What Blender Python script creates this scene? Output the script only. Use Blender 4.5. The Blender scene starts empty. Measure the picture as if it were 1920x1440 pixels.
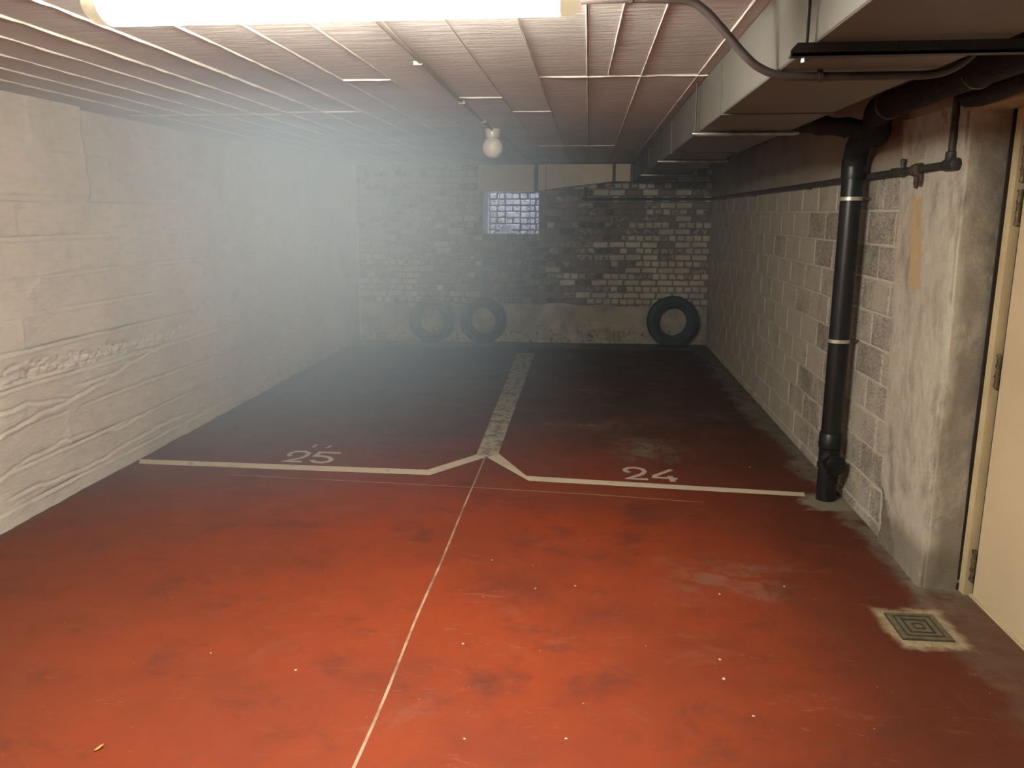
import bpy, math, random
import numpy as np
from mathutils import Vector

random.seed(7)
rng = np.random.default_rng(11)
S = bpy.context.scene
COL = S.collection

# ------------------------------------------------------------------ camera
cam_d = bpy.data.cameras.new('camera')
cam = bpy.data.objects.new('camera', cam_d)
COL.objects.link(cam)
cam_d.sensor_fit = 'HORIZONTAL'
cam_d.sensor_width = 36.0
cam_d.lens = 36.0 * 1500.0 / 1920.0
cam_d.clip_start = 0.02
cam.location = (0, 0, 1.57)
cam.rotation_euler = (math.radians(90 - 11.896), 0, math.radians(5.404))
S.camera = cam

# ------------------------------------------------------------------ world, exposure
W = bpy.data.worlds.new('world')
S.world = W
W.use_nodes = True
bg = W.node_tree.nodes['Background']
bg.inputs[0].default_value = (0.42, 0.58, 1.0, 1)
bg.inputs[1].default_value = 1.6
S.view_settings.view_transform = 'Standard'
S.view_settings.look = 'None'
S.view_settings.gamma = 1
S.view_settings.exposure = 0.0
S.view_settings.use_curve_mapping = False
S.cycles.use_denoising = True
S.cycles.max_bounces = 6
S.cycles.diffuse_bounces = 4
S.cycles.glossy_bounces = 3
S.cycles.volume_bounces = 1
S.cycles.use_light_tree = False
S.cycles.volume_step_rate = 3.0
S.cycles.volume_max_steps = 48
S.cycles.use_adaptive_sampling = True
S.cycles.adaptive_threshold = 0.03
S.cycles.adaptive_min_samples = 12
S.cycles.transparent_max_bounces = 8
S.cycles.sample_clamp_indirect = 30

LAMP_STRENGTH = 165.0
SKY_POWER = 85.0
GLARE_VEIL = 0.31

# daylight falling down the light well behind the small window
sk = bpy.data.lights.new('well_daylight', 'AREA')
sk.shape = 'RECTANGLE'; sk.size = 1.5; sk.size_y = 0.48
sk.energy = SKY_POWER; sk.color = (0.66, 0.75, 1.0)
sko = bpy.data.objects.new('well_daylight', sk)
sko.location = (-0.95, 10.84, 3.35)
COL.objects.link(sko)

# ------------------------------------------------------------------ key measures (metres)
XL, XR, YB, ZC = -2.92, 1.46, 10.03, 2.18
YF = -3.2
XD = 1.605                      # door plane
DUCT_X0, DUCT_X1, DUCT_Z = 0.51, 0.935, 1.96

# ------------------------------------------------------------------ material helpers
class NT:
    def __init__(s, name):
        s.m = bpy.data.materials.new(name); s.m.use_nodes = True
        s.t = s.m.node_tree; s.n = s.t.nodes; s.l = s.t.links
        s.bsdf = s.n['Principled BSDF']; s.out = s.n['Material Output']
        s.pos = s.n.new('ShaderNodeNewGeometry').outputs['Position']
        s._sep = None
    def sep(s):
        if s._sep is None:
            q = s.n.new('ShaderNodeSeparateXYZ'); s.l.new(s.pos, q.inputs[0]); s._sep = q.outputs
        return s._sep
    def put(s, sock, v):
        if hasattr(v, 'links') or isinstance(v, bpy.types.NodeSocket): s.l.new(v, sock)
        elif isinstance(v, (tuple, list)): sock.default_value = tuple(v) + ((1,) if len(v) == 3 and sock.type == 'RGBA' else ())
        else: sock.default_value = v
    def math(s, op, a, b=0.0, clamp=False):
        q = s.n.new('ShaderNodeMath'); q.operation = op; q.use_clamp = clamp
        s.put(q.inputs[0], a); s.put(q.inputs[1], b); return q.outputs[0]
    def mul(s, a, b): return s.math('MULTIPLY', a, b)
    def add(s, a, b): return s.math('ADD', a, b)
    def sub(s, a, b): return s.math('SUBTRACT', a, b)
    def mx(s, a, b): return s.math('MAXIMUM', a, b)
    def mn(s, a, b): return s.math('MINIMUM', a, b)
    def step(s, v, a, b):
        q = s.n.new('ShaderNodeMapRange'); q.interpolation_type = 'SMOOTHSTEP'
        s.put(q.inputs[0], v); q.inputs[1].default_value = a; q.inputs[2].default_value = b
        return q.outputs[0]
    def vec(s, scale=(1, 1, 1), off=(0, 0, 0)):
        q = s.n.new('ShaderNodeMapping'); s.l.new(s.pos, q.inputs[0])
        q.inputs['Scale'].default_value = scale; q.inputs['Location'].default_value = off
        return q.outputs[0]
    def noise(s, scale, detail=5, rough=0.55, stretch=None, off=(0, 0, 0), dist=0.0):
        q = s.n.new('ShaderNodeTexNoise')
        s.l.new(s.vec(stretch or (1, 1, 1), off), q.inputs['Vector'])
        q.inputs['Scale'].default_value = scale; q.inputs['Detail'].default_value = detail
        q.inputs['Roughness'].default_value = rough; q.inputs['Distortion'].default_value = dist
        return q.outputs[0]
    def mix(s, f, a, b):
        q = s.n.new('ShaderNodeMix'); q.data_type = 'RGBA'
        s.put(q.inputs[0], f); s.put(q.inputs[6], a); s.put(q.inputs[7], b); return q.outputs[2]
    def rect(s, cx, cy, hx, hy, soft, jig=0.0, js=6.0, axes=(0, 1)):
        """soft rectangle mask in two world axes, with a ragged outline"""
        p = s.sep()
        j = s.mul(s.sub(s.noise(js, 4, .6), 0.5), jig) if jig else 0.0
        dx = s.sub(s.math('ABSOLUTE', s.sub(p[axes[0]], cx)), hx)
        dy = s.sub(s.math('ABSOLUTE', s.sub(p[axes[1]], cy)), hy)
        d = s.add(s.mx(dx, dy), j)
        return s.sub(1.0, s.step(d, -soft, soft))
    def bump(s, h, strength=0.3, dist=0.01, prev=None):
        q = s.n.new('ShaderNodeBump'); q.inputs['Strength'].default_value = strength
        q.inputs['Distance'].default_value = dist; s.put(q.inputs['Height'], h)
        if prev is not None: s.l.new(prev, q.inputs['Normal'])
        return q.outputs[0]
    def done(s, col, rough=0.8, normal=None, metal=0.0, spec=0.5):
        s.put(s.bsdf.inputs['Base Color'], col); s.put(s.bsdf.inputs['Roughness'], rough)
        s.put(s.bsdf.inputs['Metallic'], metal); s.bsdf.inputs['Specular IOR Level'].default_value = spec
        if normal is not None: s.l.new(normal, s.bsdf.inputs['Normal'])
        return s.m

def simple(name, c1, c2, scale=6, rough=0.7, bump=0.15, bscale=60, stretch=None, metal=0.0, spec=0.5, dist=0.004):
    t = NT(name)
    f = t.step(t.noise(scale, 5, .6, stretch), .3, .7)
    return t.done(t.mix(f, c1, c2), rough, t.bump(t.noise(bscale, 4, .6, stretch), bump, dist), metal, spec)

M = {}
# whitewashed board-formed concrete
t = NT('whitewashed_concrete')
n1 = t.step(t.noise(1.3, 5, .6), .3, .75)
n2 = t.step(t.noise(9, 6, .65, (1, 1, 3)), .45, .75)
c = t.mix(n1, (.76, .73, .655), (.64, .62, .57))
c = t.mix(t.mul(n2, .35), c, (.48, .455, .40))
c = t.mix(t.mul(t.step(t.noise(26, 4, .7), .62, .72), .5), c, (.80, .77, .70))
b = t.bump(t.noise(18, 8, .65, (1, .6, 1.6)), .55, .016)
b = t.bump(t.noise(120, 4, .7), .25, .002, b)
M['lwall'] = t.done(c, .9, b, spec=.25)

# ceiling boards, faded pinkish paint with cross grain
t = NT('ceiling_paint')
c = t.mix(t.step(t.noise(1.6, 5, .6), .3, .7), (.62, .60, .585), (.53, .515, .505))
c = t.mix(t.mul(t.step(t.noise(14, 6, .7, (.35, 1.6, 1)), .6, .74), .35), c, (.76, .73, .70))
b = t.bump(t.noise(16, 7, .66, (.3, 1.8, 1)), .8, .016)
b = t.bump(t.noise(90, 4, .7, (.5, 1.3, 1)), .25, .003, b)
M['ceil'] = t.done(c, .62, b, spec=.45)
M['ridge'] = simple('ceiling_seam_paint', (.78, .74, .68), (.66, .62, .57), 20, .7, .4, 90)
M['cable'] = simple('painted_cable', (.36, .33, .31), (.30, .275, .26), 12, .7, .1, 60)
M['slab'] = simple('raw_slab', (.33, .28, .26), (.28, .24, .22), 5, .9)

# bricks
def brick_mat(name, paint, bare, thr, seed):
    t = NT(name)
    f = t.step(t.noise(22, 6, .72, off=(seed, seed, 0)), thr - .05, thr + .05)
    v = t.step(t.noise(3.1, 3, .5), .35, .65)
    c = t.mix(f, bare, paint)
    c = t.mix(t.mul(v, .35), c, tuple(x * .62 for x in bare))
    return t.done(c, .92, t.bump(t.noise(60, 6, .7), .6, .004), spec=.2)
PAINT, BARE, BARE2 = (.64, .61, .51), (.25, .215, .195), (.20, .175, .15)
M['br_white'] = brick_mat('brick_painted', PAINT, (.22, .19, .16), .33, 1)
M['br_worn'] = brick_mat('brick_worn_paint', (.48, .45, .38), (.21, .18, .16), .50, 4)
M['br_bare'] = brick_mat('brick_bare', (.35, .31, .28), BARE, .60, 7)
M['br_dark'] = brick_mat('brick_sooty', (.20, .185, .18), (.135, .125, .125), .55, 9)
M['br_wash'] = brick_mat('brick_limewashed', (.54, .52, .46), (.40, .38, .33), .40, 12)
t = NT('mortar')
p = t.sep()
lw = t.mul(t.sub(1.0, t.step(p[0], -2.0, -1.2)), t.step(p[2], .8, 1.5))
c = t.mix(t.step(t.noise(8, 5, .6), .3, .7), (.25, .225, .19), (.18, .165, .14))
c = t.mix(t.mul(lw, .85), c, (.45, .43, .37))
M['mortar'] = t.done(c, .95, t.bump(t.noise(50, 6, .7), .6, .006), spec=.15)
# rendered plinth
t = NT('rendered_plinth')
c = t.mix(t.step(t.noise(3, 6, .65), .3, .7), (.54, .51, .42), (.30, .28, .23))
tan = t.rect(.02, .33, .17, .055, .02, .12, 8, (0, 2))
c = t.mix(t.mul(tan, .8), c, (.46, .36, .24))
pale = t.rect(.42, .30, .2, .10, .03, .16, 7, (0, 2))
c = t.mix(t.mul(pale, .8), c, (.45, .43, .34))
dirt = t.mul(t.step(t.noise(24, 6, .75), .55, .62), t.sub(1.0, t.step(t.sep()[2], .12, .26)))
c = t.mix(t.mul(dirt, .8), c, (.07, .06, .05))
M['plinth'] = t.done(c, .93, t.bump(t.noise(30, 7, .7), .6, .008), spec=.2)

# concrete blocks, whitewashed and worn
def block_mat(name, wear, seed):
    t = NT(name)
    n = t.noise(85, 6, .78, off=(seed, 0, 0)); m = t.noise(4, 5, .65, off=(seed, 3, 0))
    f = t.step(t.add(t.mul(n, .85), t.mul(m, .40)), .62 - wear, .76 - wear)
    c = t.mix(f, (.60, .565, .475), (.265, .245, .21))
    c = t.mix(t.mul(t.step(t.noise(9, 6, .7, (1, 1.3, .7), off=(0, seed, 0)), .52, .66), .55), c, (.58, .55, .46))
    return t.done(c, .93, t.bump(n, .9, .008), spec=.2)
M['bl_a'] = block_mat('block_whitewashed', -.03, 0)
M['bl_b'] = block_mat('block_light_wear', .02, 5)
M['bl_c'] = block_mat('block_worn', .07, 9)
M['bljoint'] = simple('block_joint', (.60, .57, .48), (.50, .47, .395), 14, .92, .6, 60)
t = NT('band_shade_tone')
c = t.mix(t.step(t.noise(2.2, 6, .6), .3, .7), (.40, .35, .28), (.32, .275, .22))  # whitish paint browned, the duct's shade put into the colour
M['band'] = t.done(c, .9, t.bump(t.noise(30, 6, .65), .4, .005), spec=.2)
# pilaster plaster
t = NT('pilaster_plaster')
p = t.sep()
n = t.noise(7, 7, .68, (1, 1, .45)); 
c = t.mix(t.step(n, .46, .70), (.56, .525, .44), (.35, .32, .265))
mot = t.step(t.noise(24, 8, .75, (1, 1, .55)), .52, .66)
c = t.mix(t.mul(mot, .45), c, (.33, .30, .25))
c = t.mix(t.mul(t.step(t.noise(17, 8, .75, (1, 1, .35), off=(4, 4, 4)), .56, .68), .6), c, (.66, .63, .55))
ret = t.step(p[0], 1.475, 1.52)
c = t.mix(t.mul(ret, t.step(t.noise(4, 6, .65), .25, .6)), c, (.31, .285, .24))
sk_ = t.sub(p[1], t.mul(t.sub(p[2], 1.45), .20))
jg = t.mul(t.sub(t.noise(11, 6, .7), .5), .07)
tan = t.sub(1.0, t.step(t.add(t.mx(t.sub(t.math('ABSOLUTE', t.sub(sk_, 3.755)), .058), t.sub(t.math('ABSOLUTE', t.sub(p[2], 1.45)), .20)), jg), -.008, .008))
c = t.mix(tan, c, (.56, .42, .25))
low = t.mul(t.step(t.sub(t.add(p[1], t.mul(t.noise(9, 5, .7), .35)), t.mul(p[2], .75)), 3.80, 3.83), t.sub(1.0, t.step(p[2], .24, .34)))
c = t.mix(t.mul(low, .85), c, t.mix(t.step(t.noise(60, 5, .8), .42, .6), (.085, .07, .055), (.30, .27, .215)))
foot_dark = t.mul(t.sub(1.0, t.step(t.add(p[2], t.mul(t.noise(8, 4), .12)), .18, .30)), .75)  # darker brown towards the foot
c = t.mix(foot_dark, c, (.21, .18, .135))
b = t.bump(t.noise(14, 9, .72), .8, .018)
M['pil'] = t.done(c, .92, t.bump(t.noise(90, 4, .7), .3, .003, b), spec=.2)
M['plain'] = simple('plain_wall_paint', (.55, .52, .45), (.46, .43, .37), 2, .9, .3, 30)

# red painted floor
t = NT('red_floor_paint')
p = t.sep()
c = t.mix(t.step(t.noise(1.1, 6, .6), .35, .7), (.225, .038, .011), (.17, .033, .013))
c = t.mix(t.mul(t.step(t.noise(5, 7, .7, dist=.6), .56, .72), .35), c, (.21, .07, .048))
stain = t.mul(t.step(t.noise(2.3, 5, .62, off=(3.1, 1.7, 0)), .55, .74), .6)
c = t.mix(stain, c, (.075, .022, .017))
for (sx, sy, hx, hy, a) in ((.33, 4.12, .12, .22, .6), (-.28, 3.2, .22, .12, .35), (.1, 3.0, .18, .14, .35), (-.75, 2.45, .2, .07, .35), (-.3, 2.1, .16, .1, .3)):
    c = t.mix(t.mul(t.rect(sx, sy, hx * .5, hy * .5, .16, .35, 5), a), c, (.035, .018, .018))
# dust and tyre soot ground into the bays
dust = t.mul(t.step(t.add(p[1], t.mul(t.noise(1.4, 5, .6), 1.6)), 4.5, 7.6), .84)
c = t.mix(dust, c, t.mix(t.step(t.noise(2.0, 6, .6), .35, .65), (.105, .076, .066), (.074, .062, .056)))
left_brown = t.mul(t.sub(1.0, t.step(t.add(p[0], t.mul(t.noise(2, 5), .7)), -2.6, -.6)), .62)  # browner tone towards the left wall
c = t.mix(left_brown, c, (.125, .048, .030))
right_dark = t.mul(t.step(t.add(p[0], t.mul(t.sub(t.noise(2, 5), .5), 1.2)), .1, 1.35), .72)  # darker red towards the right wall
c = t.mix(right_dark, c, (.058, .018, .010))
# chalky scuffs
scf = t.mul(t.step(t.noise(3.2, 9, .74, (.7, 1.3, 1), dist=1.6), .56, .68), .38)
c = t.mix(scf, c, (.205, .072, .045))
scf2 = t.mul(t.mul(t.step(t.noise(9, 8, .78, (.5, 1.8, 1), off=(2, 5, 0), dist=2.2), .60, .66), t.step(t.noise(1.3, 3, .5, off=(7, 0, 0)), .42, .6)), .60)
c = t.mix(scf2, c, (.25, .13, .095))
drk = t.mul(t.step(t.noise(2.6, 9, .74, (1, 1.4, 1), off=(9, 4, 0), dist=.4), .53, .72), .50)
c = t.mix(drk, c, (.055, .024, .020))
for (sx, sy, hx, hy, a) in ((.42, 5.35, .17, .30, .75), (.12, 5.95, .26, .08, .6), (.05, 7.15, .20, .22, .5), (.62, 3.35, .24, .18, .28), (1.02, 6.3, .10, .08, .4), (-.15, 6.0, .22, .05, .4)):
    mk = t.mul(t.rect(sx, sy, hx * .7, hy * .7, .16, .7, 7), t.step(t.noise(11, 7, .75, dist=1.0), .42, .54))
    c = t.mix(t.mul(mk, a), c, (.20, .18, .14))
# bare concrete along walls, round the drain and at the downpipe foot
conc = t.mix(t.step(t.noise(9, 6, .65), .3, .7), (.22, .195, .145), (.13, .115, .088))
j = t.mul(t.sub(t.noise(2.6, 6, .65), .5), .5)
mr = t.mul(t.step(t.add(t.add(p[0], j), t.mul(t.step(p[1], 4.6, 6.0), .10)), 1.33, 1.45), t.mul(t.add(.35, t.mul(.65, t.step(t.add(p[1], j), 3.0, 3.35))), t.step(t.noise(7, 7, .7, dist=.6), .28, .5)))
c = t.mix(t.mul(mr, .85), c, conc)
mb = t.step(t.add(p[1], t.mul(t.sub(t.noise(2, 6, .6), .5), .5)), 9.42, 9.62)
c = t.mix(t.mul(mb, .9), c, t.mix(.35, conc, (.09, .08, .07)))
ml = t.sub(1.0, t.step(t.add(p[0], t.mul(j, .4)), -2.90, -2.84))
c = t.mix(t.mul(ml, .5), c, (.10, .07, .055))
c = t.mix(t.mul(t.rect(1.315, 2.98, .125, .15, .025, .13, 9), .95), c, t.mix(t.step(t.noise(30, 5, .7), .4, .6), (.36, .295, .185), (.26, .21, .13)))
c = t.mix(t.mul(t.rect(1.37, 4.40, .14, .13, .03, .20, 9), .95), c, (.23, .205, .14))
# flecks
c = t.mix(t.step(t.noise(55, 2, .5), .76, .79), c, (.55, .33, .24))
rough = t.add(.50, t.mul(t.noise(6, 5, .6), .3))
rough = t.add(rough, t.mul(mr, .3))
b = t.bump(t.noise(25, 6, .6), .12, .004)
M['floor'] = t.done(c, rough, b, spec=.22)

# road paint
def roadpaint(name, col, wear):
    t = NT(name)
    f = t.step(t.noise(16, 6, .7, (1, .6, 1)), .62 - wear, .72 - wear)
    d = t.step(t.noise(3.5, 5, .6), .55, .75)
    c = t.mix(t.mul(f, .75), col, (.17, .12, .09))
    c = t.mix(t.mul(d, .45), c, (.13, .11, .095))
    return t.done(c, .7, t.bump(t.noise(60, 4), .2, .002), spec=.3)
M['line'] = roadpaint('line_paint', (.60, .53, .40), .02)
M['stripe'] = roadpaint('stripe_paint', (.46, .42, .33), .15)
M['digit'] = roadpaint('digit_paint', (.50, .43, .35), .02)
M['seal'] = simple('joint_sealant', (.42, .30, .205), (.20, .11, .075), 7, .85, .5, 90)
M['seal_dark'] = simple('thin_joint', (.40, .24, .18), (.22, .09, .06), 9, .85, .3, 90)

M['duct'] = simple('painted_duct_metal', (.155, .152, .138), (.13, .127, .115), 2.0, .55, .06, 30, spec=.4)
M['duct_cream'] = simple('cream_duct_metal', (.76, .71, .57), (.66, .61, .48), 3.0, .5, .05, 30, spec=.4)
M['flange'] = simple('duct_flange', (.12, .115, .10), (.085, .08, .07), 8, .5, .1, 60, spec=.4)
M['flange_dark'] = simple('duct_gasket', (.09, .09, .095), (.06, .06, .065), 8, .6, .1, 60)
M['black'] = simple('black_metal', (.022, .023, .025), (.035, .035, .036), 12, .5, .1, 60)
M['steel'] = simple('dull_steel', (.34, .34, .32), (.2, .2, .19), 20, .35, .1, 80, metal=.8)
M['pvc'] = simple('black_pvc', (.007, .008, .009), (.012, .012, .013), 10, .38, .03, 40)
M['lagging'] = simple('black_pipe_lagging', (.007, .007, .007), (.014, .013, .012), 14, .75, .7, 40, dist=.008)
M['wallpipe'] = simple('painted_iron_pipe', (.032, .032, .028), (.05, .045, .036), 18, .55, .4, 70)
M['rust'] = simple('rusty_iron', (.10, .065, .04), (.04, .03, .025), 30, .8, .7, 80)
M['brass'] = simple('tarnished_valve', (.09, .10, .07), (.05, .05, .035), 25, .55, .4, 60, metal=.3)
M['conduit'] = simple('grey_brown_conduit', (.075, .058, .053), (.05, .038, .036), 9, .5, .1, 60)
M['clamp'] = simple('bright_zinc', (.75, .72, .62), (.60, .57, .50), 30, .35, .05, 60, metal=.6)
M['door'] = simple('cream_door_paint', (.64, .545, .36), (.58, .49, .325), 2.5, .5, .06, 20)
M['dframe'] = simple('cream_frame_paint', (.62, .53, .33), (.50, .42, .25), 6, .5, .15, 40)
M['hinge'] = simple('worn_hinge', (.20, .155, .085), (.05, .042, .03), 40, .55, .5, 90, metal=.4)
M['gap'] = simple('gap_shade', (.015, .012, .01), (.02, .017, .013), 9, .9)  # near-black colour standing in for the shade inside the door gaps
M['lintel'] = simple('lintel_paint', (.42, .33, .22), (.34, .27, .18), 7, .8, .2, 40)
M['rubber'] = simple('tyre_rubber', (.018, .023, .029), (.030, .036, .043), 6, .62, .2, 60, spec=.4)
M['tread'] = simple('tyre_tread', (.016, .020, .025), (.026, .031, .037), 6, .75, .4, 60)
M['iron'] = simple('drain_iron', (.14, .115, .065), (.085, .07, .042), 25, .75, .5, 80)
M['iron_dark'] = simple('drain_groove', (.03, .025, .018), (.05, .04, .028), 25, .85)
M['leaf'] = simple('dry_leaf', (.62, .42, .12), (.5, .32, .08), 60, .7)
M['chip'] = simple('paint_flake', (.65, .55, .45), (.55, .42, .34), 50, .8)
M['housing'] = simple('lamp_housing', (.62, .57, .45), (.55, .5, .38), 10, .5, .05, 40)
M['wood'] = simple('grey_stick', (.07, .075, .09), (.11, .11, .12), 30, .85)
M['rubble'] = simple('rubble', (.42, .38, .35), (.2, .18, .17), 30, .9, .5, 60)
M['well_paint'] = brick_mat('well_brick', (.62, .62, .64), (.26, .25, .28), .46, 15)
M['well_mortar'] = simple('well_mortar', (.08, .08, .09), (.12, .12, .13), 12, .95, .5, 50)
M['reveal'] = simple('window_reveal_daylight_tint', (.60, .66, .80), (.50, .56, .72), 8, .9, .5, 40)  # blue of the daylight put into the reveal colour
t = NT('opal_glass')
t.bsdf.inputs['Subsurface Weight'].default_value = .3
t.bsdf.inputs['Subsurface Radius'].default_value = (.02, .02, .02)
t.bsdf.inputs['Coat Weight'].default_value = .6
M['opal'] = t.done((.80, .80, .76), .18)
M['porcelain'] = simple('porcelain', (.70, .68, .60), (.62, .6, .53), 10, .3, .03, 40)
def emit(name, col, k):
    m = bpy.data.materials.new(name); m.use_nodes = True
    b_ = m.node_tree.nodes['Principled BSDF']
    b_.inputs['Base Color'].default_value = (.8, .78, .7, 1)
    b_.inputs['Emission Color'].default_value = (*col, 1); b_.inputs['Emission Strength'].default_value = k
    return m
M['diffuser'] = emit('lit_diffuser', (1.0, .92, .77), LAMP_STRENGTH)
M['endcap'] = emit('glowing_end_cap', (1.0, .88, .55), .55)

# ------------------------------------------------------------------ mesh helpers
class MB:
    def __init__(s): s.v = []; s.f = []
    def addv(s, pts):
        i = len(s.v); s.v.extend([tuple(map(float, q)) for q in pts]); return i
    def box(s, a, b):
        (x0, y0, z0), (x1, y1, z1) = a, b
        i = s.addv([(x0, y0, z0), (x1, y0, z0), (x1, y1, z0), (x0, y1, z0), (x0, y0, z1), (x1, y0, z1), (x1, y1, z1), (x0, y1, z1)])
        for q in ((3, 2, 1, 0), (4, 5, 6, 7), (0, 1, 5, 4), (1, 2, 6, 5), (2, 3, 7, 6), (3, 0, 4, 7)): s.f.append([i + k for k in q])
        return s
    def prism(s, poly, ext):
        """poly: 3-D points of one face; ext: extrusion vector"""
        n = len(poly); e = Vector(ext)
        i = s.addv(poly); k = s.addv([Vector(q) + e for q in poly])
        s.f.append([i + a for a in range(n)][::-1]); s.f.append([k + a for a in range(n)])
        for a in range(n): s.f.append([i + a, i + (a + 1) % n, k + (a + 1) % n, k + a])
        return s
    def tube(s, path, r, n=14, cap=True, jit=0.0):
        P = [Vector(q) for q in path]; m = len(P)
        R = list(r) if isinstance(r, (list, tuple)) else [r] * m
        T = []
        for k in range(m):
            a = P[max(0, k - 1)]; b_ = P[min(m - 1, k + 1)]; T.append((b_ - a).normalized())
        up = Vector((0, 0, 1)) if abs(T[0].z) < .9 else Vector((1, 0, 0))
        u = T[0].cross(up).normalized(); rings = []
        for k in range(m):
            u = (u - T[k] * u.dot(T[k])).normalized(); w = T[k].cross(u)
            ring = []
            for a in range(n):
                th = 2 * math.pi * a / n
                rr = R[k] * (1 + jit * (random.random() - .5))
                ring.append(P[k] + (u * math.cos(th) + w * math.sin(th)) * rr)
            rings.append(s.addv(ring))
        for k in range(m - 1):
            for a in range(n):
                b_ = (a + 1) % n
                s.f.append([rings[k] + a, rings[k] + b_, rings[k + 1] + b_, rings[k + 1] + a])
        if cap:
            s.f.append([rings[0] + a for a in range(n)][::-1]); s.f.append([rings[-1] + a for a in range(n)])
        return s
    def lathe(s, prof, n=32, c=(0, 0, 0), axis='Z', closed=False):
        rings = []
        for r, h in prof:
            ring = []
            for a in range(n):
                th = 2 * math.pi * a / n; x, y = r * math.cos(th), r * math.sin(th)
                q = {'Z': (x, y, h), 'Y': (x, h, y), 'X': (h, x, y)}[axis]
                ring.append((q[0] + c[0], q[1] + c[1], q[2] + c[2]))
            rings.append(s.addv(ring))
        m = len(prof)
        for k in range(m if closed else m - 1):
            for a in range(n):
                b_ = (a + 1) % n; k2 = (k + 1) % m
                s.f.append([rings[k] + a, rings[k] + b_, rings[k2] + b_, rings[k2] + a])
        if not closed:
            s.f.append([rings[0] + a for a in range(n)][::-1]); s.f.append([rings[-1] + a for a in range(n)])
        return s
    def grid(s, P):
        """P: array (m, n, 3)"""
        m, n, _ = P.shape
        i = s.addv(P.reshape(-1, 3))
        for a in range(m - 1):
            for b_ in range(n - 1):
                s.f.append([i + a * n + b_, i + a * n + b_ + 1, i + (a + 1) * n + b_ + 1, i + (a + 1) * n + b_])
        return s
    def mesh(s, name, mat, off=(0, 0, 0), smooth=False, recalc=True):
        me = bpy.data.meshes.new(name)
        o = np.array(off)
        me.from_pydata([tuple(np.array(q) - o) for q in s.v], [], s.f)
        if mat is not None: me.materials.append(mat)
        if recalc:
            import bmesh
            b_ = bmesh.new(); b_.from_mesh(me); bmesh.ops.recalc_face_normals(b_, faces=b_.faces); b_.to_mesh(me); b_.free()
        if smooth:
            me.polygons.foreach_set('use_smooth', [True] * len(me.polygons))
            try: me.set_sharp_from_angle(angle=math.radians(40))
            except Exception: pass
        me.update()
        return me
    def build(s, name, mat, parent=None, smooth=False, origin=None, recalc=True):
        wl = Vector((0, 0, 0))
        q = parent
        while q is not None: wl = wl + q.location; q = q.parent
        org = Vector(origin) if origin is not None else wl
        o = bpy.data.objects.new(name, s.mesh(name, mat, org, smooth, recalc))
        COL.objects.link(o)
        if parent is not None: o.parent = parent
        o.location = org - wl
        return o

def place(name, me, loc, parent=None, rot=None, mat=None):
    o = bpy.data.objects.new(name, me); COL.objects.link(o)
    wl = Vector((0, 0, 0)); q = parent
    while q is not None: wl = wl + q.location; q = q.parent
    o.parent = parent; o.location = Vector(loc) - wl
    if rot: o.rotation_euler = rot
    if mat is not None:
        o.material_slots[0].link = 'OBJECT'; o.material_slots[0].material = mat
    return o
def tag(o, label, cat, group=None, kind=None):
    o['label'] = label; o['category'] = cat
    if group: o['group'] = group
    if kind: o['kind'] = kind
    return o
def thing(name, loc, label, cat, group=None):
    o = bpy.data.objects.new(name, None); COL.objects.link(o); o.location = loc; o.empty_display_size = .1
    return tag(o, label, cat, group)
def struct(o, label, cat='wall'): return tag(o, label, cat, kind='structure')

def vnoise(u, v, cell, seed):
    """smooth value noise on arrays u, v"""
    r = np.random.default_rng(seed); n = 256; tab = r.random((n, n)) * 2 - 1
    a, b_ = u / cell, v / cell
    i, j_ = np.floor(a).astype(int), np.floor(b_).astype(int)
    fa, fb = a - i, b_ - j_
    fa = fa * fa * (3 - 2 * fa); fb = fb * fb * (3 - 2 * fb)
    g = lambda p_, q_: tab[p_ % n, q_ % n]
    return (g(i, j_) * (1 - fa) + g(i + 1, j_) * fa) * (1 - fb) + (g(i, j_ + 1) * (1 - fa) + g(i + 1, j_ + 1) * fa) * fb
def fbm(u, v, cell, seed, octs=4):
    s_, a = 0, 1.0
    for k in range(octs): s_ = s_ + a * vnoise(u, v, cell / 2 ** k, seed + k); a *= .5
    return s_

# ================================================================== SETTING
# ---- floor
floor = MB().box((XL - .3, YF, -.12), (XD + .25, YB + .1, 0)).build('floor', M['floor'])
struct(floor, 'red painted concrete floor of the parking bays, scuffed and dusty', 'floor')

# ---- ceiling: slab, board imprints and paint-filled seams
ceiling = MB().box((XL - .3, YF, ZC + .012), (XD + .25, YB + .1, ZC + .15)).build('ceiling', M['slab'])
struct(ceiling, 'low board-marked concrete ceiling in faded pinkish paint', 'ceiling')
ridge_x = [-2.69, -2.48, -2.27, -2.04, -1.83, -1.60, -1.355, -1.136, -.911, -.695, -.468, -.238, -.02, .218, .462]
edges = [XL - .12] + ridge_x + [.70, .94, 1.18, 1.42, XD + .2]
cuts = {0: [4.97], 1: [4.97], 2: [4.97, 8.3], 3: [4.97, 7.2], 4: [4.88], 5: [4.92, 8.06], 6: [8.06], 7: [3.79, 6.9], 8: [6.2, 8.1], 9: [4.39, 8.12],
        10: [4.39, 4.99], 11: [4.99, 7.43], 12: [3.80, 7.43], 13: [3.79, 7.45], 14: [3.79], 15: [3.79]}
for k in range(len(edges) - 1):
    ys = [YF, .9] + cuts.get(k, [4.5]) + [YB + .05]
    for a in range(len(ys) - 1):
        h = random.uniform(-.0015, .002)
        g = .0025
        MB().box((edges[k] + g, ys[a] + g, ZC + h), (edges[k + 1] - g, ys[a + 1] - g, ZC + .013)).build('board', M['ceil'], ceiling)
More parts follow.
